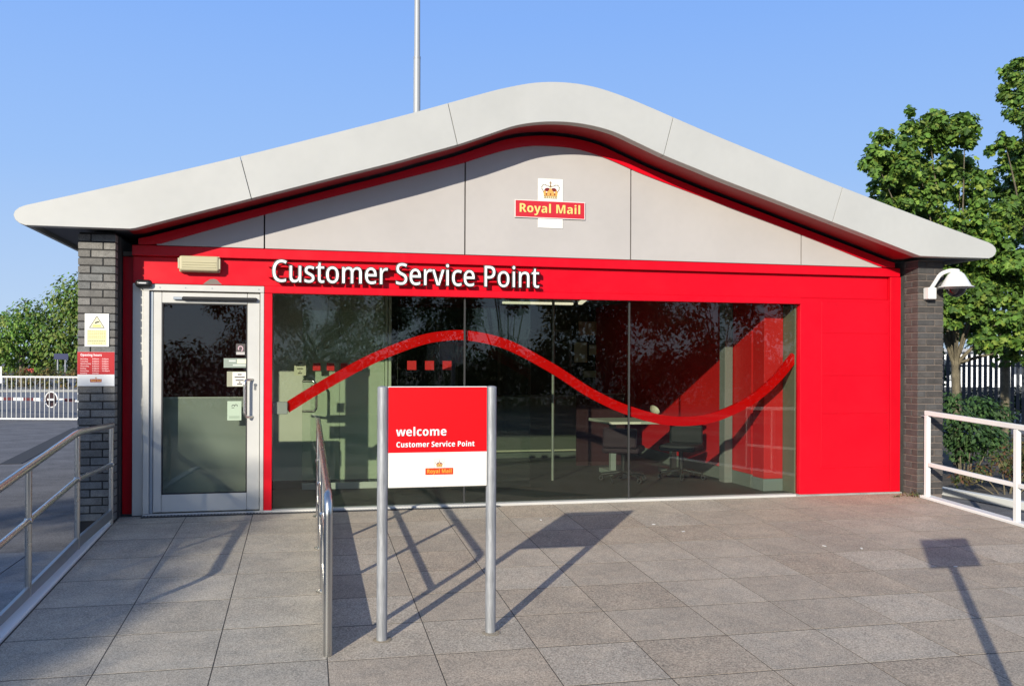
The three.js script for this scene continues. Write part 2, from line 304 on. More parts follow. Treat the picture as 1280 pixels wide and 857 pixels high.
// brick piers: every brick a piece
{
  const CH = .0723, variants = (base, seed) => [0, 1, 2, 3, 4].map(i => { const k = .82 + .09 * i; return std([1, 1, 1], .8, 0, { map: speckle(256, .33 + .04 * i, base.map((c, n) => c * k * (1 + (i % 2 ? .03 : -.02) * (n - 1))), .45, .35, seed + i * 3), bumpMap: fine, bumpScale: .0015 }); });
  const ML = variants([.150, .146, .136], 501), MR = variants([.062, .057, .053], 531), r = rng(19), cache = {};  // left bricks paler than right: low-sun sheen put into their colour
  const put = (parent, mats, x0, x1, y0, z0, z1) => {
    const w = x1 - x0, d = z1 - z0, v = Math.floor(r() * 4), key = [w, d, v].map(n => n.toFixed(3)).join();
    cache[key] ??= boxUV(block(w, CH - .011, d, .0035), v * .13, v * .21);
    const m = mesh('brick', cache[key], mats[Math.floor(r() * 5)], parent, [(x0 + x1) / 2, y0 + (CH - .011) / 2, (z0 + z1) / 2 + (r() - .5) * .003]); m.rotation.y = (r() - .5) * .006;
  };
  const rows = 36, Y0 = .012;
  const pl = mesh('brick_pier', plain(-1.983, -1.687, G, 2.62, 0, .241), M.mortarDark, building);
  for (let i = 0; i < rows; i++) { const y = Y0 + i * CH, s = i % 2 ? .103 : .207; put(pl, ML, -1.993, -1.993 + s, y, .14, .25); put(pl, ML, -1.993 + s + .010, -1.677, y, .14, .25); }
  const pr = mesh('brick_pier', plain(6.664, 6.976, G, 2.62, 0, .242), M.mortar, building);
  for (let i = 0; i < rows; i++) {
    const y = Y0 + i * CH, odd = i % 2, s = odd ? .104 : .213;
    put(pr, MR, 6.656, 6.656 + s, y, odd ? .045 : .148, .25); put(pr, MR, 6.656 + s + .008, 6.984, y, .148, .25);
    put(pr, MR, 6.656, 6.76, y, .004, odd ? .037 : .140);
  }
}
// door
{
  const door = new THREE.Group(); door.name = 'door'; building.add(door);
  const D = (n, g, m) => mesh(n, g, m, door);
  D('door_frame', [span(-1.478, -.380, 2.125, 2.185, -.09, .012), span(-1.478, -1.425, .02, 2.123, -.09, .006), span(-.415, -.381, .02, 2.123, -.09, .006), span(-1.478, -.381, -.004, .018, -.09, .02)], M.alu);
  D('side_jamb', span(-1.578, -1.482, .0, 2.192, -.11, -.035), M.alu);
  D('hinge_strip', span(-1.423, -1.392, .02, 2.118, -.07, -.02), M.aluDark);
  D('leaf_frame', [span(-1.388, -1.315, .03, 2.112, -.06, -.012, .004), span(-.535, -.42, .03, 2.112, -.06, -.012, .004), span(-1.313, -.537, 2.012, 2.112, -.06, -.012, .004), span(-1.313, -.537, .03, .196, -.06, -.012, .004)], M.alu);
  D('pane', plain(-1.32, -.53, .19, 2.015, -.044, -.034), M.glass);
  D('gasket', [plain(-1.3128, -1.303, .197, 2.011, -.033, -.012), plain(-.547, -.5372, .197, 2.011, -.033, -.012), plain(-1.303, -.547, 2.001, 2.0115, -.033, -.0125), plain(-1.303, -.547, .1965, .207, -.033, -.0125)], M.rubber);
  D('door_closer', [span(-1.13, -.445, 2.038, 2.072, -.012, .035, .008)], M.black);
  D('closer_bracket', span(-1.21, -1.128, 2.043, 2.068, -.012, .022, .004), M.aluDark);
  D('handle', pipe([[-.485, 1.285, -.012], [-.555, 1.285, .075], [-.555, .925, .075], [-.485, .925, -.012]], .0125, .05), M.steel);
  D('lock', [at(new THREE.CylinderGeometry(.014, .014, .012, 16), -.462, 1.235, -.008, Math.PI / 2), span(-.472, -.452, 1.185, 1.225, -.013, -.006, .002)], M.steel);
  for (const x of [-1.33, -1.10, -.86, -.43]) D('screw', at(new THREE.CylinderGeometry(.006, .006, .006, 10), x, 2.155, .0135, Math.PI / 2), M.aluDark);
}
// mounted black hold-open unit above the hinge side of the door
{
  const t = thing('door_sensor', 'small black rounded sensor unit at the upper hinge corner of the glazed door', 'sensor', [-1.47, 2.185, .03]);
  mesh('housing', at(new RoundedBoxGeometry(.15, .075, .08, 4, .034), 0, 0, 0), M.black, t);
  mesh('lens', at(new RoundedBoxGeometry(.07, .014, .01, 2, .005), -.005, .002, .039), std([.6, .6, .6], .3), t);
}
// interior: right wall, column, lobby, back wall
{
  const B = (n, g, m) => mesh(n, g, m, building);
  const olive = std([.17, .18, .14], .7, 0, { map: dirt });
  B('red_wall', plain(5.112, 5.35, .165, 2.458, -7.88, -.66), M.redIn);
  B('skirting', plain(5.104, 5.34, .009, .163, -7.88, -.655), std([.16, .18, .17], .6));
  const col = B('column', span(5.11, 5.345, .15, 2.458, -.62, -.35), M.redIn);
  mesh('plinth', span(5.102, 5.345, .009, .148, -.63, -.342), std([.19, .22, .22], .6), col);
  B('reveal', span(5.348, 5.40, .009, 2.119, -.40, -.102), olive);
  B('conduit', span(5.0, 5.103, .009, 2.458, -1.27, -1.12), std([.21, .215, .21], .5));
  const back = std([.052, .047, .036], .85, 0, { map: speckle(256, 2, [.95, .95, .9], .2, .5, 421) });
  B('partition', plain(1.6, 5.10, .009, 2.458, -6.6, -6.5), back);
  B('partition', plain(-1.68, 1.59, .009, 2.458, -4.1, -4.0), std([.03, .028, .026], .9));
  for (const x of [2.55, 3.85]) B('door_frame', [span(x, x + .05, .01, 2.05, -6.5, -6.46), span(x + .75, x + .80, .01, 2.05, -6.5, -6.46), span(x + .052, x + .748, 2.0, 2.05, -6.5, -6.46)], std([.12, .115, .10], .5));
  // lobby: panelled screen seen through the left window, red wall and a grey panel put in before it, seen through the door
  const cream = std([.60, .60, .515], .55, 0, { map: dirt });
  B('lobby_wall', [plain(-.62, .40, .10, 2.458, -1.66, -1.60), plain(.404, .915, .10, 2.458, -1.66, -1.603)], cream);
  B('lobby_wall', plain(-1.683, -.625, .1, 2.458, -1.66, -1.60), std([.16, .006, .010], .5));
  B('lobby_panel', plain(-1.46, -.50, .14, 1.10, -.23, -.19), new THREE.MeshPhysicalMaterial({ color: new THREE.Color().setRGB(.46, .49, .465), roughness: .95, transmission: .5, thickness: 0 }));  // grey translucent panel put in behind the door to brighten its lower glass
  B('dado_rail', plain(-1.46, -.50, 1.102, 1.112, -.232, -.187), M.alu);
  B('skirting', plain(-1.46, -.50, .009, .138, -.23, -.188), std([.05, .055, .06], .5));
  B('skirting', plain(-1.683, .918, .009, .098, -1.66, -1.595), std([.04, .05, .055], .5));
  B('lobby_post', [span(.92, .952, .009, 2.458, -1.68, -1.58), span(.962, .995, .009, 2.458, -1.68, -1.58)], std([.5, .53, .43], .5));
  const sc = new THREE.Group(); sc.name = 'lobby_door'; building.add(sc);
  mesh('pane', plain(-.02, .915, .06, 2.30, -1.456, -1.448), M.clear, sc);
  mesh('bottom_rail', span(-.02, .92, .012, .085, -1.475, -1.43), std([.5, .52, .48], .4), sc);
  for (let k = 0; k < 4; k++) mesh('glass_dot', plain(.095 + .155 * k, .18 + .155 * k, 1.36, 1.445, -1.446, -1.443), M.redIn, sc);
  mesh('handle', pipe([[-.01, 1.24, -1.44], [.11, 1.24, -1.38], [.135, 1.2, -1.38], [.135, .93, -1.38], [.11, .90, -1.38], [-.01, .90, -1.44]], .014, .03), M.steel, sc);
  const ws = new THREE.Group(); ws.name = 'glass_screen'; building.add(ws);
  mesh('pane', plain(1.0, 2.5, .06, 2.3, -.906, -.898), M.clear, ws);
  for (let k = 0; k < 3; k++) mesh('glass_dot', plain(1.105 + .196 * k, 1.205 + .196 * k, 1.375, 1.475, -.896, -.893), M.redIn, ws);
  B('interior_post', rod([3.0, .009, -1.74], [3.0, 2.459, -1.74], .018), std([.26, .26, .24], .5, .3));
}
// things inside
{
  const c = thing('service_counter', 'long low service counter with pale plinth line in the dim room behind the window', 'counter', [1.95, .009, -4.9]);
  mesh('front', span(0, 2.65, .10, .90, 0, .56), std([.075, .082, .062], .6, 0, { map: dirt }), c);
  mesh('counter_top', span(-.03, 2.68, .90, .94, -.03, .62), std([.10, .10, .09], .35), c);
  mesh('plinth', span(.03, 2.62, 0, .098, .05, .53), std([.09, .10, .09], .6), c);
  mesh('edge_strip', span(0, 2.65, .10, .125, .562, .575, .002), std([.45, .43, .33], .4), c);
  const t = thing('table', 'pale topped table with grey steel legs behind the right hand window pane', 'table', [3.72, .009, -2.55]);
  mesh('table_top', span(0, 1.28, .68, .715, 0, .85), std([.42, .44, .38], .4), t);
  mesh('edge_band', span(.0, .42, .683, .712, .852, .858, .002), std([.75, .72, .62], .4), t);
  for (const x of [.16, 1.0]) mesh('leg', [span(x, x + .07, .06, .678, .38, .46), span(x - .03, x + .10, 0, .058, .06, .80)], std([.26, .29, .27], .5, .2), t);
  const chair = (name, label, x, z, turn, seatM) => {
    const o = thing(name, label, 'chair', [x, .009, z], 'office chairs beside the table'); o.rotation.y = turn;
    mesh('seat', at(new RoundedBoxGeometry(.46, .08, .44, 3, .035), 0, .40, 0), seatM, o);
    mesh('backrest', at(new RoundedBoxGeometry(.42, .24, .06, 3, .03), 0, .55, -.23, .12), seatM, o);
    mesh('column', rod([0, .10, 0], [0, .37, 0], .03), M.black, o);
    const arms = [], wheels = [];
    for (let k = 0; k < 5; k++) { const a = k * 1.2566; arms.push(rod([0, .12, 0], [.27 * Math.cos(a), .08, .27 * Math.sin(a)], .022, 8)); wheels.push(at(new THREE.TorusGeometry(.024, .012, 8, 14), .28 * Math.cos(a), .037, .28 * Math.sin(a), 0, a)); }
    mesh('base', arms, std([.05, .05, .05], .25, .6), o);
    for (const w of wheels) mesh('caster', w, M.rubber, o);
    return o;
  };
  chair('office_chair', 'dark office chair with a reddish seat left of the table', 3.82, -1.45, 2.6, std([.022, .008, .014], .8));
  chair('office_chair', 'black office chair right of the table against the red wall', 4.62, -1.55, -.7, std([.02, .02, .022], .7));
  const bg = thing('desk_screen', 'red edged low desk divider standing behind the table', 'divider', [3.85, .009, -3.2]);
  mesh('panel', span(-.1, .62, 0, 1.0, -.03, 0), std([.03, .003, .005], .8), bg);
  mesh('top_rail', span(-.11, .63, 1.0, 1.02, -.035, .005), std([.16, .10, .09], .5), bg);
  const cup = single('desk_lamp_head', 'small cream dish tilted on the table top', 'dish', at(new THREE.LatheGeometry([[.0, 0], [.035, .004], [.06, .02], [.072, .045], [.068, .046], [.056, .024], [.032, .010], [0, .008]].map(p => new THREE.Vector2(...p)), 28), 4.42, .83, -2.0, 1.0, .5, -.35), std([.5, .48, .38], .5));
  cup.name = 'dish';
  mesh('stand', rod([4.42, .72, -2.0], [4.42, .83, -2.0], .012, 8), std([.5, .48, .4], .5), cup);
  const note = (label, x, y, w, h, z, col) => { const n = single('notice', label, 'notice', span(x, x + w, y, y + h, z, z + .006, .001), std(col, .7)); return n; };
  note('pinkish paper notice pinned highest on the dark back wall', 4.78, 1.95, .34, .25, -6.495, [.6, .4, .28]);
  note('pale upright notice, left of two below the pinkish one on the back wall', 4.70, 1.47, .24, .36, -6.495, [.6, .58, .4]);
  note('small squarish notice right of the pale upright one on the back wall', 4.98, 1.60, .14, .18, -6.495, [.6, .56, .38]);
  note('wide pale notice lowest on the dark back wall', 4.88, 1.20, .34, .12, -6.495, [.5, .5, .3]);
  const tube = (label, x, z, len, ry) => {
    const o = thing('ceiling_light', label, 'ceiling light', [x, 2.40, z], 'strip lights on the office ceiling'); o.rotation.y = ry;
    mesh('housing', span(-len / 2, len / 2, .02, .058, -.05, .05), M.white, o);
    mesh('diffuser', at(new RoundedBoxGeometry(len - .04, .035, .07, 2, .015), 0, .002, 0), new THREE.MeshStandardMaterial({ color: 0xffffff, emissive: 0xfff2d8, emissiveIntensity: .9, roughness: .5 }), o);
    const l = new THREE.RectAreaLight(0xfff2d8, .9, len - .06, .07); l.position.set(0, -.02, 0); l.rotation.x = -Math.PI / 2; o.add(l);
  };
  tube('strip light running crosswise on the ceiling above the counter', 3.62, -4.9, 1.2, 0);
  tube('strip light running back into the room on the ceiling, right of the crosswise one', 4.15, -4.2, 1.2, 1.35);
}
// red wave ribbon inside the glass, with its bracket
{
  const up = [[-.17, 1.056], [.02, 1.178], [.31, 1.352], [.703, 1.562], [1.185, 1.745], [1.40, 1.783], [1.60, 1.793], [2.015, 1.713], [2.53, 1.462], [2.97, 1.193], [3.381, 1.010], [3.874, .892], [4.34, .916], [4.815, 1.105], [5.12, 1.335], [5.36, 1.60]];
  const c = new THREE.CatmullRomCurve3(up.map(p => new THREE.Vector3(p[0], p[1] - .054, -.125)), false, 'centripetal');
  const pts = c.getSpacedPoints(160), a = [], b = [];
  pts.forEach((p, i) => { const q = pts[Math.min(i + 1, 160)].clone().sub(pts[Math.max(i - 1, 0)]).normalize(), n = [-q.y, q.x]; a.push([p.x + n[0] * .051, p.y + n[1] * .051]); b.push([p.x - n[0] * .051, p.y - n[1] * .051]); });
  const t = thing('wave_ribbon', 'long red wave shaped band running across the inside of the shop window', 'decoration');
  mesh('band', poly([...a, ...b.reverse()], -.145, -.105), new THREE.MeshPhysicalMaterial({ color: new THREE.Color().setRGB(.62, .002, .002), roughness: .5, specularIntensity: .15 }), t);
  mesh('bracket', span(-.299, -.158, .945, 1.065, -.16, -.07, .004), std([.40, .40, .41], .4), t);
}
// raised lettering over the window
const fonts = new FontLoader(), fr = await fonts.loadAsync('fonts/droid/droid_sans_regular.typeface.json');
{
  const t = thing('sign_lettering', 'raised white lettering reading Customer Service Point on the red fascia', 'sign');
  const size = .2165 / .714 * .69, text = 'Customer Service Point', K = fr.data.resolution;
  let pen = 0; const adv = c => fr.data.glyphs[c].ha / K * size;
  const total = [...text].reduce((s, c) => s + adv(c), 0), X0 = -.322, X1 = 2.352, sx = (X1 - X0) / total, cache = {};
  const face = std([.82, .82, .80], .35), side = std([.02, .02, .02], .5);
  for (const c of text) {
    if (c !== ' ') {
      cache[c] ??= (() => {
        const g = new TextGeometry(c, { font: fr, size, depth: .03, curveSegments: 8, bevelEnabled: true, bevelThickness: .001, bevelSize: .0098, bevelSegments: 2 });
        g.scale(sx, 1, 1); return g;
      })();
      const m = mesh('letter', cache[c], [face, side], t, [X0 + pen * sx + .006, 2.232, .018]);
    }
    pen += adv(c);
  }
  for (const y of [2.275, 2.375]) mesh('mounting_rail', span(X0 - .02, X1 + .03, y, y + .018, -.054, .012, .002), M.red, t);
}
// company logo on the gable
{
  const t = thing('logo_sign', 'red and white logo plate with a crown on the grey gable', 'sign', [0, 0, .012]);
  const up = canvasTex(430, 820, (x, w, h) => { x.fillStyle = '#fffdf4'; x.fillRect(0, 0, w, h); crown(x, w / 2, 190, 300); });
  mesh('upright_plate', plain(2.347, 2.613, 2.852, 3.362, 0, .006), M.white, t);
  mesh('crown_print', sheet(.262, .506, 2.48, 3.107, .0075), printed(up), t);
  const bar = canvasTex(1200, 300, (x, w, h) => { x.fillStyle = '#f6e8e2'; x.fillRect(0, 0, w, h); x.fillStyle = '#d2202f'; x.fillRect(12, 12, w - 24, h - 24); x.shadowColor = '#7a2a10'; x.shadowOffsetX = 7; x.shadowOffsetY = 7; fitText(x, 'Royal Mail', 62, 208, 1070, 'bold 205px sans-serif', '#ffdc80'); });
  mesh('red_bar', plain(2.098, 2.852, 2.950, 3.133, .009, .016), M.white, t);
  mesh('name_print', sheet(.752, .181, 2.475, 3.0415, .0175), printed(bar), t);
}
// bulkhead lamp above the door
{
  const t = thing('bulkhead_light', 'oblong cream bulkhead light fitting on the red fascia above the door', 'wall light', [-.975, 2.385, -.055]);
  mesh('back_box', at(new RoundedBoxGeometry(.37, .155, .06, 3, .012), 0, 0, .03), std([.40, .37, .24], .5), t);
  const cover = mesh('diffuser', at(new RoundedBoxGeometry(.36, .145, .06, 4, .022), 0, 0, .085), std([.43, .39, .25], .35), t);
  for (const y of [-.035, -.012, .011]) mesh('rib', at(new RoundedBoxGeometry(.31, .006, .012, 2, .003), 0, y, .116), std([.5, .47, .3], .4), cover);
  for (const x of [-.184, .184]) mesh('clip', span(x - .008, x + .008, -.05, .05, .03, .105, .003), std([.42, .40, .28], .5), t);
  const chip = single('paint_scar', 'bare grey patch of chipped paint on the fascia above the door', 'patch', (() => { const s = new THREE.Shape(); [[-.95, 2.198], [-.92, 2.225], [-.885, 2.248], [-.85, 2.252], [-.82, 2.243], [-.80, 2.22], [-.775, 2.199]].forEach((p, i) => i ? s.lineTo(...p) : s.moveTo(...p)); const g = new THREE.ExtrudeGeometry(s, { depth: .003, bevelEnabled: false }); g.translate(0, 0, -.055); return boxUV(g); })(), std([.17, .14, .125], .9));
}
// signs on the left pier
{
  const t = thing('warning_sign', 'white and pale yellow camera warning sign with a triangle on the left brick pier', 'sign', [-1.83, 1.737, .252]);
  mesh('board', span(-.103, .103, -.15, .15, 0, .006, .002), M.white, t);
  const c = canvasTex(420, 612, (x, w, h) => {
    x.fillStyle = '#fbfaf2'; x.fillRect(0, 0, w, h); x.fillStyle = '#f0eab0'; x.fillRect(40, 300, w - 80, 285);
    x.strokeStyle = '#2b2a22'; x.lineWidth = 11; x.lineJoin = 'round'; x.fillStyle = '#f6f0c4'; x.beginPath(); x.moveTo(210, 45); x.lineTo(340, 262); x.lineTo(80, 262); x.closePath(); x.fill(); x.stroke();
    x.fillStyle = '#22211c'; x.save(); x.translate(208, 160); x.rotate(-.35); x.fillRect(-36, -13, 72, 26); x.fillRect(36, -7, 14, 14); x.restore();
    x.fillStyle = '#e9df86'; x.fillRect(140, 205, 140, 44);
    x.fillStyle = '#a8a06a'; const r = rng(3); for (let y = 322; y < 480; y += 27) for (let px = 60; px < 350; px += 34) x.fillRect(px, y, 18 + 12 * r(), 9);
    x.fillStyle = '#57543f'; for (let px = 62; px < 350; px += 30) x.fillRect(px, 505, 22, 11); for (let px = 130; px < 300; px += 30) x.fillRect(px, 548, 22, 11);
  });
  mesh('print', sheet(.202, .296, 0, 0, .0075), printed(c, .4), t);
  const o = thing('opening_hours_sign', 'red and white opening hours board on the left brick pier', 'sign', [-1.836, 1.386, .252]);
  mesh('board', span(-.157, .157, -.155, .155, 0, .008, .002), M.white, o);
  const k = canvasTex(640, 632, (x, w, h) => {
    x.fillStyle = '#f4f4f2'; x.fillRect(0, 0, w, h); x.fillStyle = '#c00a18'; x.fillRect(0, 0, w, 418);
    fitText(x, 'Opening hours', 50, 78, 370, 'bold 62px sans-serif', '#fff');
    ['Monday', 'Tuesday', 'Wednesday', 'Thursday', 'Friday', 'Saturday', 'Sunday'].forEach((d, i) => { const y = 142 + i * 44; fitText(x, d, 50, y, 0, 'bold 34px sans-serif', '#f6d9d6'); fitText(x, i < 6 ? '8:00am' : 'Closed', 255, y, 0, 'bold 34px sans-serif', '#f6d9d6'); if (i < 6) { fitText(x, '-', 385, y, 0, 'bold 34px sans-serif', '#f6d9d6'); fitText(x, i < 5 ? '5:00pm' : '12:30pm', 420, y, 0, 'bold 34px sans-serif', '#f6d9d6'); } });
    crown(x, 320, 480, 34); x.fillStyle = '#b5372c'; x.fillRect(220, 502, 200, 58); fitText(x, 'Royal Mail', 232, 545, 176, 'bold 40px sans-serif', '#ffd977');
  });
  mesh('print', sheet(.312, .308, 0, 0, .0095), printed(k, .4), o);
}
// stickers on the door glass
{
  const st = (label, x, y, w, h, draw, cw = 256) => { const o = thing('door_sticker', label, 'sticker', [x, y, -.0335], 'stickers on the entrance door glass'); mesh('print', at(new THREE.BoxGeometry(w, h, .0015), 0, 0, .001), printed(canvasTex(cw, Math.round(cw * h / w), draw), .5), o); return o; };
  st('small transparent looking sticker with a pink loop symbol, topmost on the door', -.60, 1.575, .085, .11, (x, w, h) => { x.fillStyle = '#57504d'; x.fillRect(0, 0, w, h); x.strokeStyle = '#dcb6c0'; x.lineWidth = 26; x.beginPath(); x.arc(w * .5, h * .4, 62, 2.4, 6.6); x.lineTo(w * .62, h * .66); x.stroke(); x.fillStyle = '#cfc8c4'; x.fillRect(10, h * .72, w - 20, h * .22); });
  st('wide grey green sticker with a white patch on the door glass', -.635, 1.445, .24, .09, (x, w, h) => { x.fillStyle = '#9aa598'; x.fillRect(0, 0, w, h); x.fillStyle = '#f1ecd2'; x.fillRect(w * .52, h * .1, w * .42, h * .45); x.fillStyle = '#dfe6dc'; x.fillRect(w * .2, h * .2, w * .26, h * .16); x.fillRect(w * .35, h * .66, w * .5, h * .14); });
  st('white paper notice with five short printed lines on the door glass', -.63, 1.29, .19, .145, (x, w, h) => { x.fillStyle = '#a9a78f'; x.fillRect(0, 0, w, h); x.fillStyle = '#f7f4ea'; x.fillRect(w * .27, h * .04, w * .7, h * .92); x.fillStyle = '#5a534c'; [[.16, .2], [.34, .5], [.54, .4], [.68, .1], [.8, .26]].forEach(([y, l]) => x.fillRect(w * (.62 - l / 2), h * y, w * l, h * .08)); });
  st('upright pale green sticker with a dark symbol, lowest on the door', -.655, .985, .13, .185, (x, w, h) => { x.fillStyle = '#b9cbb1'; x.fillRect(0, 0, w, h); x.strokeStyle = '#31352f'; x.lineWidth = 12; x.beginPath(); x.arc(w * .42, h * .27, 24, 3, 6.4); x.arc(w * .62, h * .24, 22, 3.4, 7); x.stroke(); x.fillStyle = '#31352f'; x.fillRect(w * .3, h * .33, w * .2, h * .03); x.fillStyle = '#8b9c85'; for (let i = 0; i < 3; i++) x.fillRect(w * .12, h * (.78 + .05 * i), w * .76, h * .025); });
  const nt = thing('lobby_notice', 'small cream printed notice on the inner lobby door', 'notice', [-.045, 1.39, -1.44]);
  mesh('paper', at(new THREE.BoxGeometry(.13, .17, .003), 0, 0, 0), printed(canvasTex(200, 262, (x, w, h) => { x.fillStyle = '#e8e6c6'; x.fillRect(0, 0, w, h); x.fillStyle = '#5c5a48'; [[.14, .4], [.32, .75], [.52, .5], [.7, .1], [.82, .35]].forEach(([y, l]) => x.fillRect(w * (.5 - l / 2), h * y, w * l, h * .07)); }), .7), nt);
}
// slot drain along the threshold
{
  const t = thing('slot_drain', 'narrow dark slotted drain along the foot of the door and window', 'drain', [0, .001, .055]);
  mesh('channel', plain(-1.48, 1.95, -.03, .002, -.028, .028), M.black, t);
  mesh('frame', [plain(-1.48, 1.95, -.03, .006, .029, .036), plain(-1.48, 1.95, -.03, .006, -.036, -.029)], M.rubber, t);
  const bars = []; for (let x = -1.47; x < 1.95; x += .03) bars.push(new THREE.BoxGeometry(.012, .006, .056).translate(x, .004, 0));
  const g = mesh('grating_bars', bars, M.galv, t); g.userData.kind = 'stuff';
}
// freestanding welcome sign
{
  const t = thing('welcome_sign', 'freestanding red and white welcome board between two galvanised posts', 'sign', [.78, -.176, 3.728]);
  for (const [x, dz] of [[-.328, .01], [.328, -.01]]) { mesh('post', [rod([x, -.03, dz], [x, 1.486, dz], .0315, 24), at(new THREE.SphereGeometry(.0315, 20, 8, 0, 7, 0, 1.57).scale(1, .3, 1), x, 1.486, dz)], M.galv, t); }
  for (const x of [-.328, .328]) mesh('grout', at(new THREE.CylinderGeometry(.044, .058, .004, 11), x + .004, .004, 0, .047, 0, .02), std([.30, .255, .19], .95, 0, { bumpMap: fine, bumpScale: .004 }), t);
  mesh('panel', span(-.298, .298, .894, 1.492, -.022, .016, .003), std([.72, .70, .66], .4), t);
  const c = canvasTex(1000, 1000, (x, w, h) => {
    x.fillStyle = '#fbf8ee'; x.fillRect(0, 0, w, h); x.fillStyle = '#f2000f'; x.fillRect(0, 0, w, 656);
    x.shadowColor = 'rgba(70,0,0,.75)'; x.shadowOffsetX = 5; x.shadowOffsetY = 6;
    fitText(x, 'welcome', 76, 488, 514, 'bold 118px sans-serif', '#fff'); fitText(x, 'Customer Service Point', 76, 600, 800, 'bold 74px sans-serif', '#fff');
    x.shadowColor = 'transparent'; x.strokeStyle = '#a9a39a'; x.lineWidth = 3; x.strokeRect(464, 726, 100, 190); x.fillStyle = '#fdfaf0'; x.fillRect(466, 728, 96, 186); crown(x, 514, 772, 76);
    x.fillStyle = '#d9441f'; x.fillRect(372, 815, 284, 68); fitText(x, 'Royal Mail', 386, 866, 256, 'bold 56px sans-serif', '#ffb043');
  });
  mesh('print', sheet(.59, .59, 0, 1.193, .0175), printed(c, .35), t);
}
// ---------------------------------------------------------------- handrails
{
  const gy = z => -SLOPE * z;
  const t = thing('handrail', 'stainless steel handrail seen end on beside the welcome sign', 'handrail', [.135, 0, 0]);
  mesh('top_rail', pipe([[0, .895, .06], [0, .895 + gy(3.9), 3.93], [0, gy(3.93) - .01, 3.93]], .024, .11), M.steel, t);
  mesh('mid_rail', pipe([[0, .53, .06], [0, .53 + gy(3.9), 3.91]], .019), M.steel, t);
  mesh('kick_rail', beam([0, .11, .06], [0, .11 + gy(3.9), 3.90], .022, .17), M.steel, t);
  for (const z of [.27, 1.49, 2.70]) { mesh('post', rod([0, gy(z) - .01, z], [0, .89 + gy(z), z], .021, 14), M.steel, t); mesh('base_plate', at(new THREE.CylinderGeometry(.05, .05, .008, 20), 0, gy(z) + .006, z), M.steel, t); }
  for (const z of [.27, 1.49, 2.70]) mesh('bracket', at(new THREE.SphereGeometry(.03, 14, 10), 0, .53 + gy(z), z), M.steel, t);

  const l = thing('handrail', 'stainless steel ramp handrail along the left edge by the brick pier', 'handrail', [-1.76, 0, 0]);
  const tp = [[.068, .878, .30], [0, .885, 1.28], [-.02, .69, 3.17], [-.03, .63, 3.93]], mp = [[.068, .525, .30], [0, .515, 1.28], [-.02, .345, 3.17], [-.03, .28, 3.91]], kp = [[.068, .085, .30], [0, .008, 1.28], [-.02, -.115, 3.17], [-.03, -.135, 3.91]];
  const on = (P, z) => { let k = 0; while (k < 2 && z > P[k + 1][2]) k++; const a = P[k], b = P[k + 1], q = (z - a[2]) / (b[2] - a[2]); return a.map((v, i) => v + (b[i] - v) * q); };
  mesh('top_rail', pipe([...tp, [-.03, -.22, 3.93]], .027, .12), M.steel, l); mesh('mid_rail', pipe(mp, .021, .12), M.steel, l);
  for (let k = 0; k < 3; k++) mesh('kick_rail', beam(kp[k], kp[k + 1], .028, .085), std([.36, .37, .37], .4, .7, { map: dirt }), l);
  for (const z of [.32, 1.28, 2.55]) {
    const a = on(tp, z), b = on(kp, z), m = on(mp, z); mesh('post', rod([a[0], b[1] - .08 - .03, z], a, .021, 14), M.steel, l);
    mesh('clamp', at(new THREE.SphereGeometry(.029, 14, 10), ...m), M.steel, l);
  }

  const w = thing('guard_rail', 'white painted square tube guard rail along the right paving edge', 'railing', [6.715, .02, 0]);
  const zs = [.34, 1.64, 2.94, 3.72];
  mesh('top_rail', beam([0, .92 + gy(.34), .315], [0, .92 + gy(3.745), 3.745], .05, .05, .005), M.whitePaint, w);
  for (let k = 0; k < 3; k++) mesh('mid_rail', beam([0, .355 + gy(zs[k]), zs[k] + .026], [0, .355 + gy(zs[k + 1]), zs[k + 1] - .026], .042, .042, .004), M.whitePaint, w);
  for (const z of zs) mesh('post', span(-.025, .025, gy(z) - .03, .893 + gy(z), z - .025, z + .025, .004), M.whitePaint, w);
  mesh('wall_bracket', span(-.02, .03, .86, .875, .24, .31, .003), M.galv, w);
}
// security camera on the right pier
{
  const t = thing('security_camera', 'white hooded dome security camera on a bracket on the right brick pier', 'camera', [6.77, 2.25, .25]);
  mesh('mount_box', span(-.05, .05, -.07, .06, 0, .10, .008), M.whitePaint, t);
  mesh('arm', pipe([[.0, .04, .06], [.07, .21, .13], [.16, .245, .17], [.24, .24, .19]], .022, .06), M.whitePaint, t);
  const V = a => a.map(p => new THREE.Vector2(...p));
  mesh('hood', at(new THREE.LatheGeometry(V([[0, .235], [.05, .23], [.085, .20], [.125, .13], [.155, .075], [.185, .062], [.185, .054], [.15, .056], [.02, .056]]), 40), .22, 0, .19), M.whitePaint, t);
  mesh('dome', at(new THREE.SphereGeometry(.105, 32, 16, 0, Math.PI * 2, Math.PI / 2, Math.PI / 2), .22, .055, .19), M.darkGlass, t);
  mesh('collar', at(new THREE.CylinderGeometry(.112, .112, .02, 32), .22, .046, .19), std([.4, .4, .38], .5), t);
}
// ---------------------------------------------------------------- foliage
function leafMat(seed) { return new THREE.MeshPhysicalMaterial({ vertexColors: true, roughness: .62, transmission: .28, thickness: 0, side: THREE.DoubleSide, specularIntensity: .5 }); }
const leafM = leafMat();
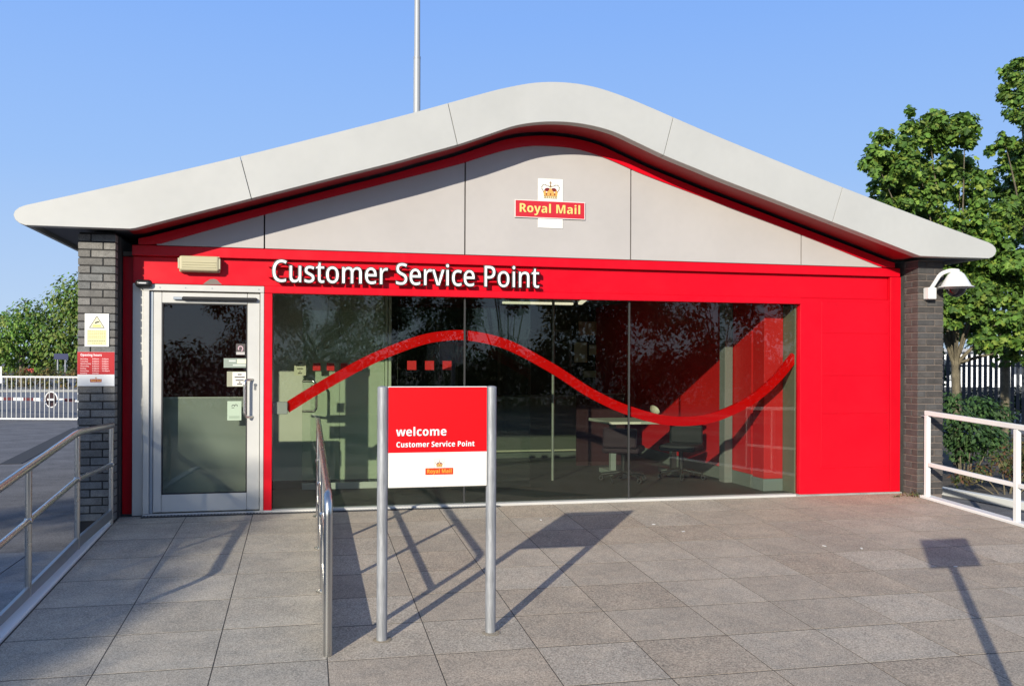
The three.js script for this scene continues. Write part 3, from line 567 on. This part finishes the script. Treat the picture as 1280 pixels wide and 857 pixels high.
// clumps: [x, y, z, r, squash]; leaf: metres; tones: linear colours
// breaks each clump into flattened sprays, as maple branches carry their leaves
function sprays(clumps, seed) { const r = rng(seed), o = []; for (const [x, y, z, R0] of clumps) { const n = 14 + Math.round(R0 * 12); for (let i = 0; i < n; i++) { const th = r() * 6.283, u = 2 * r() - 1, q = R0 * (.45 + .55 * r()), w = Math.sqrt(1 - u * u); o.push([x + q * w * Math.cos(th), y + q * u * .95, z + q * w * Math.sin(th), R0 * (.22 + .26 * r()), .48 + .3 * r()]); } } return o; }
function foliage(clumps, leaf, density, tones, seed, lobed = false) {
  const r = rng(seed), shape = lobed ? [[0, -.5], [.28, -.30], [.55, -.05], [.24, .05], [.30, .32], [0, .55], [-.30, .32], [-.24, .05], [-.55, -.05], [-.28, -.30]] : [[0, -.55], [.30, -.05], [0, .55], [-.30, -.05]];
  const fan = shape.length, pos = [], col = [], nor = [];
  const N = new THREE.Vector3(), U = new THREE.Vector3(), V = new THREE.Vector3(), Q = new THREE.Vector3();
  for (const [cx, cy, cz, R0, sq = .8] of clumps) {
    const n = Math.round(density * R0 * R0 / (leaf * leaf));
    const shade = .85 + .3 * r();
    for (let i = 0; i < n; i++) {
      const th = r() * 6.283, ph = Math.acos(2 * r() - 1), rr = R0 * Math.pow(r(), .38) * (.82 + .36 * r());
      const dx = Math.sin(ph) * Math.cos(th), dy = Math.cos(ph), dz = Math.sin(ph) * Math.sin(th);
      const px = cx + dx * rr, py = cy + dy * rr * sq, pz = cz + dz * rr;
      N.set(dx * .7 + (r() - .5) * 1.3, dy * .5 + .55 + (r() - .5) * 1.1, dz * .7 + (r() - .5) * 1.3).normalize();
      Q.set(dx + (r() - .5) * 1.4, -.75 + (r() - .5), dz + (r() - .5) * 1.4); V.copy(Q).addScaledVector(N, -Q.dot(N)).normalize(); U.crossVectors(V, N);
      const s = leaf * (.5 + .85 * r()), t = tones[Math.floor(Math.pow(r(), 1.2) * tones.length)], k = shade * (.72 + .55 * r()), bend = .12 * s;
      const P = shape.map(([u, v]) => [px + (U.x * u + V.x * v) * s - N.x * bend * Math.abs(u) * 2, py + (U.y * u + V.y * v) * s - N.y * bend * Math.abs(u) * 2, pz + (U.z * u + V.z * v) * s - N.z * bend * Math.abs(u) * 2]);
      const tri = lobed ? null : [[0, 1, 2], [0, 2, 3]];
      const put = q => { pos.push(...q); col.push(t[0] * k, t[1] * k, t[2] * k); };
      if (lobed) { const c0 = [px, py, pz]; for (let j = 0; j < fan; j += 1) { put(c0); put(P[j]); put(P[(j + 1) % fan]); } } else for (const f of tri) f.forEach(j => put(P[j]));
    }
  }
  const g = new THREE.BufferGeometry(); g.setAttribute('position', new THREE.Float32BufferAttribute(pos, 3)); g.setAttribute('color', new THREE.Float32BufferAttribute(col, 3)); g.computeVertexNormals(); return g;
}
const bark = std([1, 1, 1], .9, 0, { map: speckle(256, .5, [.135, .115, .075], .5, .5, 611), bumpMap: bumpOf(256, .3, 12, 612), bumpScale: .008 });
function limb(a, b, r0, r1, sag = 0) { const A = new THREE.Vector3(...a), B = new THREE.Vector3(...b), m = A.clone().lerp(B, .5); m.y += sag; m.x += sag * .4; const c = new THREE.QuadraticBezierCurve3(A, m, B), n = 8, g = new THREE.TubeGeometry(c, n, 1, 8, false), p = g.attributes.position, ctr = new THREE.Vector3();
  for (let i = 0; i <= n; i++) { c.getPointAt(i / n, ctr); const rr = r0 + (r1 - r0) * i / n; for (let j = 0; j <= 8; j++) { const k = i * 9 + j; p.setXYZ(k, ctr.x + (p.getX(k) - ctr.x) * rr, ctr.y + (p.getY(k) - ctr.y) * rr, ctr.z + (p.getZ(k) - ctr.z) * rr); } } g.computeVertexNormals(); return boxUV(g); }
const maple = [[.085, .17, .024], [.11, .21, .03], [.06, .13, .02], [.15, .25, .035], [.20, .27, .04]];
function tree(name, label, group, base, trunkTop, r0, clumps, leaf, density, tones, seed, lobed, limbs = 8) {
  const t = thing(name, label, 'tree', base, group), loc = clumps.map(c => [c[0] - base[0], c[1] - base[1], c[2] - base[2], c[3], c[4] ?? .85]), top = trunkTop.map((v, i) => v - base[i]);
  mesh('trunk', limb([0, -.05, 0], top, r0, r0 * .75, .02), bark, t);
  const r = rng(seed + 50); loc.slice().sort(() => r() - .5).slice(0, limbs).forEach(c => mesh('limb', limb([top[0], top[1] - .25 * r(), top[2]], [c[0], c[1], c[2]], r0 * .36, r0 * .06, .15), bark, t));
  mesh('crown', foliage(lobed ? sprays(loc, seed) : loc, leaf, density, tones, seed, lobed), leafM, t); return t;
}
const T_A = [[10.40, 5.57, -4.52, .41], [9.75, 5.05, -4.48, .49], [10.89, 5.49, -4.64, .42], [10.94, 5.41, -4.28, .27], [9.46, 4.74, -4.49, .38], [10.42, 4.80, -4.75, .67], [11.61, 4.81, -5.23, .61], [10.20, 4.55, -5.38, .37], [10.90, 4.12, -5.17, .65], [11.13, 3.79, -4.33, .57], [11.10, 3.22, -4.79, .53], [11.52, 3.19, -4.32, .55], [11.08, 2.56, -4.27, .52], [10.69, 2.28, -4.27, .35], [9.99, 4.13, -4.58, .41], [11.98, 2.12, -5.15, .38], [11.11, 3.05, -5.21, .43], [10.3, 3.2, -5.3, .5], [10.1, 3.6, -4.9, .45]];
const T_B = [[13.89, 7.26, -6.15, .50], [13.68, 6.91, -6.18, .38], [13.28, 6.17, -5.28, .51], [12.88, 5.58, -5.56, .33], [13.87, 5.58, -5.86, .62], [13.65, 4.92, -6.08, .66], [14.47, 4.72, -6.09, .95], [14.07, 3.62, -6.23, .79], [12.58, 4.20, -5.26, .53], [14.32, 6.66, -5.72, .93], [14.57, 3.42, -5.77, .93], [13.76, 2.47, -5.68, .61], [15.4, 5.4, -5.2, 1.0]];
const T_N = [[11.02, 2.08, -3.47, .39], [11.62, 2.19, -3.58, .47], [10.76, 1.81, -3.46, .23], [12.19, 2.88, -3.82, .67], [11.76, 1.67, -3.86, .27]];
tree('maple_tree', 'leafy maple with a forked pale trunk just behind the right brick pier', undefined, [11.2, G, -4.72], [11.15, 1.55, -4.75], .095, [...T_A, ...T_N], .098, 18, maple, 701, true, 14);
tree('maple_tree', 'taller leafy maple at the right edge of the photo', undefined, [13.9, G, -5.9], [13.95, 2.6, -5.9], .13, T_B, .10, 16, maple, 702, true, 9);
tree('maple_tree', 'shaded leafy tree filling the gap between and behind the two maples', undefined, [15.2, G, -8.2], [15.2, 2.2, -8.2], .12, [[13.58, 3.79, -8.38, .83], [13.96, 3.42, -7.99, .92], [14.65, 3.79, -8.09, 1.01], [15.70, 3.67, -8.60, 1.10], [13.95, 2.93, -8.83, .74], [14.44, 2.54, -8.59, .77], [15.46, 2.85, -9.11, .88], [15.45, 2.52, -8.10, 1.01], [14.30, 4.44, -8.72, .92], [14.50, 4.47, -7.77, .92], [14.42, 2.08, -8.03, .55], [14.8, 1.88, -7.70, .63], [13.63, 2.15, -8.29, .55], [16.12, 3.26, -8.11, 1.10]], .17, 9, [[.05, .10, .02], [.07, .13, .025]], 703, false, 5);
{
  const b = thing('shrub', 'dense green shrub in front of the dark fence behind the white guard rail', 'shrub', [9.95, G, -3.05]);
  const cl = [[9.78, .67, -3.03, .32], [9.88, .43, -2.80, .34], [10.35, .78, -3.20, .28], [9.92, .17, -3.02, .30], [9.88, .34, -3.28, .28], [10.50, .34, -3.11, .25], [9.70, .91, -3.02, .17], [10.3, .25, -2.9, .3], [10.75, .65, -3.3, .3]].map(c => [c[0] - 9.95, c[1] - G, c[2] + 3.05, c[3]]);
  for (const c of cl) mesh('stem', limb([c[0] * .3, 0, c[2] * .3], [c[0], c[1], c[2]], .018, .006, .05), bark, b);
  mesh('foliage', foliage(cl, .075, 22, [[.03, .075, .02], [.045, .10, .028], [.06, .12, .03]], 711), leafM, b);
  const l = thing('shrub', 'low brownish shrub in front of the green one, near the white kerb', 'shrub', [9.45, G, -1.6]);
  const lc = [[9.25, .16, -1.50, .20], [9.59, .03, -1.58, .24], [9.05, -.02, -1.65, .18], [9.51, .18, -1.23, .24], [8.85, -.10, -1.75, .16], [9.76, .29, -1.71, .22], [9.9, 0, -1.4, .3], [10.2, .15, -1.9, .3]].map(c => [c[0] - 9.45, c[1] - G, c[2] + 1.6, c[3]]);
  for (const c of lc) mesh('stem', limb([c[0] * .3, 0, c[2] * .3], [c[0], c[1], c[2]], .012, .005, .04), bark, l);
  mesh('foliage', foliage(lc, .06, 18, [[.10, .085, .03], [.07, .09, .028], [.14, .07, .035], [.05, .09, .025]], 712), leafM, l);
}
const bed = struct('soil', boxUV(at(new THREE.PlaneGeometry(16, 9), 16.8, G + .005, -6.3, -Math.PI / 2)), std([1, 1, 1], .95, 0, { map: speckle(256, 1.4, [.075, .06, .042], .6, .6, 721) }));
// palisade fence
{
  const f = thing('palisade_fence', 'dark blue steel palisade fence behind the maple and shrubs', 'fence', [14, G, -16.4]);
  f.rotation.y = -Math.atan2(.99, 2.1);
  const s = new THREE.Shape([[-.046, 0], [.046, 0], [.046, 2.02], [.026, 2.13], [.012, 2.06], [0, 2.20], [-.012, 2.06], [-.026, 2.13], [-.046, 2.02]].map(p => new THREE.Vector2(...p)));
  const g = new THREE.ExtrudeGeometry(s, { depth: .012, bevelEnabled: false }), blue = std([.018, .023, .032], .5, .2);
  for (let i = 0; i < 92; i++) mesh('pale', g, blue, f, [.07 + i * .145, 0, .06]);
  for (const y of [.42, 1.72]) mesh('rail', span(0, 13.5, y, y + .05, 0, .055, .003), blue, f);
  for (let i = 0; i < 6; i++) mesh('post', span(i * 2.6 + .1, i * 2.6 + .17, 0, 2.0, -.08, -.003, .003), blue, f);
  { const r = rng(725), cl = []; for (let i = 0; i < 34; i++) cl.push([i * .36, .45 + .25 * r(), -1.3 - .4 * r(), .55, .9]); for (let i = 0; i < 7; i++) cl.push([4.0 + .22 * i, 1.2 + .5 * r(), -1.4, .4, 1]); 
    const h = thing('hedge', 'dark hedge growing behind the palisade fence', 'hedge', [14, G, -16.4]); h.rotation.y = f.rotation.y; mesh('foliage', foliage(cl, .14, 16, [[.025, .05, .016], [.035, .065, .02]], 726), leafM, h); }
  const w = thing('white_building', 'low white building glimpsed through the palisade fence', 'building', [33, G, -25]); w.rotation.y = -.5;
  const wm = std([.78, .79, .80], .7, 0, { map: dirt });
  mesh('wall', plain(-12, 12, .75, 2.35, -6, 0), wm, w); mesh('shaded_base', plain(-12, 12, 0, .749, -5.95, -.03), std([.05, .055, .06], .8), w);  // dark base strip: shade of ground and hedge put into the wall colour
  mesh('roof', plain(-12.3, 12.3, 2.352, 2.5, -6.3, .3), std([.25, .26, .28], .6), w);
  for (let i = 0; i < 6; i++) mesh('window', plain(-10 + i * 4, -8.4 + i * 4, 1.35, 2.0, -.02, .02), std([.06, .07, .09], .1), w);
}
// lamp column behind the roof
{
  const p = thing('lamp_column', 'tall pale grey lamp column rising behind the roof', 'street lamp', [2.86, G, -14.8]);
  mesh('base', rod([0, 0, 0], [0, 2, 0], .12, 20), M.galv, p);
  mesh('shaft', rod([0, 2, 0], [0, 9.75, 0], .096, 24, .09), std([.33, .34, .345], .5, .1), p); mesh('collar', rod([0, 9.74, 0], [0, 9.80, 0], .094, 24), std([.3, .31, .32], .5, .2), p);
  mesh('shaft', rod([0, 9.8, 0], [0, 12, 0], .078, 24, .072), std([.33, .34, .345], .5, .1), p);
  mesh('arm', rod([0, 11.95, 0], [0, 12.2, 1.3], .04), M.galv, p); mesh('lantern', at(new RoundedBoxGeometry(.26, .14, .7, 3, .06), 0, 12.22, 1.6), std([.4, .41, .42], .5), p);
}
// left background: gate, barrier, road signs, trees
{
  const g = thing('barred_gate', 'pale grey barred metal gate across the yard entrance left of the pier', 'gate', [-9.6, G, -20.75]); g.rotation.y = -Math.atan2(.56, 2.42);
  const gm = std([.52, .52, .50], .5, .3);
  mesh('frame', [span(0, 4.2, 1.27, 1.32, -.022, .022, .003), span(0, 4.2, .03, .08, -.022, .022, .003)], gm, g);
  for (let i = 0; i < 30; i++) mesh('bar', rod([.07 + i * .14, .081, 0], [.07 + i * .14, 1.269, 0], .014, 8), gm, g);
  mesh('post', span(-.10, -.003, 0, 1.5, -.05, .05, .004), gm, g);
  const b = thing('barrier_arm', 'red and white striped barrier arm with a round no entry disc beyond the gate', 'barrier', [-11.6, G, -25.0]); b.rotation.y = -Math.atan2(1.65, 2.73);
  mesh('cabinet', span(-.2, .2, 0, 1.05, -.2, .2, .02), std([.45, .45, .43], .5), b);
  const rd = std([.09, .012, .014], .5), wh = std([.65, .65, .63], .5);
  for (let i = 0; i < 14; i++) mesh('stripe', span(.22 + i * .42, .22 + (i + 1) * .42 - .003, .47, .57, -.03, .03, .003), i % 2 ? rd : wh, b);
  const disc = mesh('disc', at(new THREE.CylinderGeometry(.24, .24, .02, 36), 4.35, .53, .06, Math.PI / 2), std([.03, .012, .012], .4), b);
  mesh('bar', span(4.20, 4.50, .50, .56, .075, .082, .002), wh, disc); mesh('ring', at(new THREE.TorusGeometry(.245, .022, 8, 36), 4.35, .53, .06), wh, disc);
  const n = thing('road_sign', 'blue rectangular road sign on two pale posts before the left trees', 'road sign', [-14.15, G, -50.2]);
  for (const x of [-.25, .17]) mesh('post', rod([x, 0, 0], [x, 2.0, 0], .045, 10), M.galv, n); mesh('plate', span(-.45, .35, 1.85, 2.2, .05, .08, .004), std([.006, .014, .07], .4), n);
  const m = thing('road_sign', 'small red road sign on a thin post among the left bushes', 'road sign', [-16.1, G, -50.6]);
  mesh('post', rod([0, 0, 0], [0, 1.3, 0], .03, 10), M.galv, m); mesh('plate', span(-.28, .28, 1.05, 1.3, .035, .055, .004), std([.45, .06, .04], .4), m);
  const q = thing('road_sign', 'white and red sign on a pale post at the left edge of the photo', 'road sign', [-7.87, G, -17.3]);
  mesh('post', rod([0, 0, 0], [0, 1.55, 0], .03, 10), M.galv, q); mesh('plate', span(-.2, .11, 1.18, 1.62, .035, .05, .003), wh, q); mesh('red_disc', at(new THREE.CylinderGeometry(.1, .1, .008, 24), -.03, 1.46, .055, Math.PI / 2), rd, q);
  const p = thing('post', 'thin pale upright post behind the left end of the gate', 'post', [-20.4, G, -56]);
  mesh('shaft', rod([0, 0, 0], [0, 3.0, 0], .07, 10), M.galv, p);
}
const T_L0 = [[-18.52, 3.59, -56.80, 1.37], [-19.29, 2.53, -56.98, 1.37], [-18.44, 4.49, -59.17, 1.42], [-17.24, 3.09, -57.48, 1.50], [-19.38, 1.48, -59.01, 1.20], [-17.72, 1.48, -58.37, 1.19], [-19.94, 4.16, -58.35, .75]];
const T_L1 = [[-16.69, 4.66, -60.29, 1.8], [-14.82, 5.76, -56.58, 1.81], [-14.24, 4.20, -57.34, 2.16], [-16.11, 2.56, -56.90, 1.60], [-15.23, 2.04, -58.46, 1.75], [-13.58, 2.04, -56.63, 1.61], [-13.40, 5.81, -56.91, 1.83]];
const T_L2 = [[-22.80, 2.97, -60.43, 1.99], [-23.53, 3.27, -58.85, 2.15], [-22.80, 1.39, -59.66, 1.64], [-21.6, 1.2, -58, 1.0]];
const far = [[.10, .21, .035], [.14, .25, .04], [.17, .27, .045], [.20, .24, .05]];
tree('roadside_tree', 'bright green roadside tree with a rounded crown, left of the taller olive one', undefined, [-18.5, G, -58], [-18.5, 2, -58], .22, T_L0, .28, 26, far, 731, false, 4);
tree('roadside_tree', 'taller olive green roadside tree partly hidden by the left pier', undefined, [-14.8, G, -57.6], [-14.8, 2.4, -57.6], .26, T_L1, .28, 26, [[.12, .18, .035], [.17, .21, .045], [.11, .21, .035]], 732, false, 4);
tree('roadside_tree', 'dark green roadside tree cut by the left edge of the photo', undefined, [-22.8, G, -59.6], [-22.8, 1.5, -59.6], .25, T_L2, .28, 24, [[.035, .075, .02], [.05, .09, .025]], 733, false, 3);
{
  const cl = [[-16.27, .72, -50.37, .48], [-15.34, .50, -49.33, .42], [-14.64, .73, -49.13, .52], [-14.00, .52, -49.16, .42], [-13.35, .73, -49.56, .52], [-12.48, .74, -49.21, .57], [-16.76, .5, -49.79, .42], [-11.6, .7, -49.2, .6], [-17.6, .6, -50.3, .5], [-18.5, .5, -50.6, .5], [-15.9, .15, -50, .45], [-14.9, .1, -49.6, .45], [-13.9, .1, -49.6, .45], [-12.9, .1, -49.6, .45], [-16.9, .1, -50.2, .45], [-18, .1, -50.4, .45]];
  const h = thing('hedge', 'low sunlit yellowish hedge along the road beyond the gate', 'hedge', [-14.8, G, -49.8]); mesh('foliage', foliage(cl.map(c => [c[0] + 14.8, c[1] - G, c[2] + 49.8, c[3]]), 0.15, 18, [[.13, .12, .035], [.09, .115, .03], [.18, .10, .03]], 741), leafM, h);
}
{
  const r = rng(760), w = thing('weed', 'small weeds and dry leaves at the foot of the right brick pier', 'weeds', [6.52, -.01, .2]);
  mesh('leaves', foliage([[0, .02, 0, .06, .6], [.09, .03, .07, .07, .7], [-.12, .012, .03, .05, .4], [.2, .02, .1, .05, .6]], .028, 5, [[.08, .12, .03], [.16, .12, .05], [.12, .07, .03]], 761), leafM, w);
  const sg = new THREE.BoxGeometry(.032, .003, .015), sm = std([.6, .6, .57], .8);
  for (const [x, z] of [[3.36, 1.42], [3.2, 1.1], [4.62, 2.25], [4.35, 2.12], [5.02, 2.9], [2.2, .75]]) { const q = single('litter_scrap', 'tiny white scrap of litter lying on the right hand paving', 'litter', sg, sm, 'white scraps on the paving'); q.position.set(x, -SLOPE * z + .004, z); q.rotation.set(SLOPE, r() * 3, 0); }
}
{
  const r = rng(770), cl = []; for (let x = -170; x < 200; x += 4.2) cl.push([x, 1.5 + 1.6 * r(), -118 + 14 * r(), 2.6 + 1.6 * r(), 1]);
  const m = mesh('far_treeline', foliage(cl, .75, 14, [[.05, .085, .03], [.065, .10, .035]], 771), leafM); m.userData = { label: 'distant line of trees along the horizon behind the building', category: 'treeline', kind: 'stuff' };
}
// ---------------------------------------------------------------- what stands behind the camera: it shades the ramp and is mirrored in the glass
function roundTree(label, x, z, h, w, leaf, density, tones, seed, low = .35) {
  const r = rng(seed), cl = [];
  for (let i = 0; i < 26; i++) { const a = r() * 6.283, q = Math.sqrt(r()), y = low + (1 - low) * r(), k = Math.sqrt(Math.max(.1, 1 - Math.pow((y - low - (1 - low) * .42) / ((1 - low) * .62), 2))); cl.push([x + Math.cos(a) * q * w * k, G + h * y, z + Math.sin(a) * q * w * k, w * (.22 + .2 * r())]); }
  return tree('street_tree', label, 'trees across the yard behind the camera', [x, G, z], [x, G + h * low, z], .02 * h, cl, leaf, density, tones, seed, false, 7);
}
const rt = [[.05, .09, .025], [.07, .11, .03], [.04, .07, .02]];
{
  const r = rng(801), cl = [];
  for (const [x, y] of [[-16.2, 9.2], [-15.2, 9.0], [-14.5, 8.6], [-13.8, 8.1], [-13.2, 7.4], [-12.6, 6.7], [-11.9, 5.9], [-11.5, 5.4], [-11.3, 4.6], [-12.0, 5.0], [-17.2, 9.0], [-18.2, 8.3], [-19.0, 7.4], [-19.4, 6.2], [-19.2, 5.0], [-12.6, 4.2]]) cl.push([x, y, 20 + (r() - .5) * 1.6, .8]);
  while (cl.length < 62) { const q = [r() * 2 - 1, r() * 2 - 1, r() * 2 - 1]; if (Math.hypot(...q) < 1) cl.push([-15.7 + q[0] * 3.5, 5.9 + q[1] * 2.9, 20 + q[2] * 2.4, .7 + .3 * r()]); }
  tree('street_tree', 'broad street tree behind the camera whose crown shades the ramp', undefined, [-15.8, G, 20], [-15.8, 2.6, 20], .2, cl, .17, 28, rt, 801, false, 9);
}
roundTree('street tree behind the camera, mirrored at the left of the entrance door frame', -6.3, 22, 6.3, 2.0, .15, 20, rt, 802, .15);
roundTree('street tree behind the camera, mirrored at the right edge of the entrance door', -1.9, 25, 6.2, 1.8, .13, 8, rt, 803, .30);
roundTree('street tree behind the camera, mirrored at the left end of the shop window', .6, 24, 6.0, 2.0, .12, 11, rt, 804, .28);
roundTree('street tree behind the camera, mirrored at the right end of the left window pane', 4.4, 25, 6.6, 2.2, .15, 22, rt, 805, .25);
roundTree('street tree behind the camera, mirrored at the left half of the middle window pane', 7.4, 24, 7.0, 2.4, .18, 18, [[.09, .085, .025], [.06, .08, .02]], 806, .12);
roundTree('street tree behind the camera, mirrored at the right half of the middle window pane', 11.6, 25, 7.2, 2.7, .18, 18, [[.09, .085, .025], [.06, .08, .02]], 807, .1);
roundTree('street tree behind the camera, mirrored at the left half of the right window pane', 16.4, 25, 7.0, 2.8, .2, 18, rt, 808, .1);
roundTree('street tree behind the camera, mirrored at the far right end of the window', 21, 24, 6.5, 2.7, .2, 18, rt, 809, .1);
{
  const cl = []; const r = rng(820); for (let x = -9; x < 24; x += .8) cl.push([x, 1.15 + .3 * r(), 27 + r(), .95, 1.1], [x + .4, .1, 27 + r(), .8, 1]);
  const h = thing('hedge', 'long clipped hedge behind the camera, mirrored dark in the glass', 'hedge', [8, G, 27]); mesh('foliage', foliage(cl.map(c => [c[0] - 8, c[1] - G, c[2] - 27, c[3], c[4]]), .2, 14, rt, 821), leafM, h);
  const s = thing('yard_sign', 'small board on a post behind the camera, its shadow on the right paving', 'sign', [2.56, -.31, 6.67]);
  mesh('post', rod([0, -.05, 0], [0, 1.75, 0], .035, 16), M.galv, s); mesh('board', span(-.235, .235, 1.74, 2.13, .036, .05, .003), M.white, s);
}
scene.traverse(o => { if (o.isMesh) o.castShadow = o.receiveShadow = true; });
renderer.render(scene, camera);
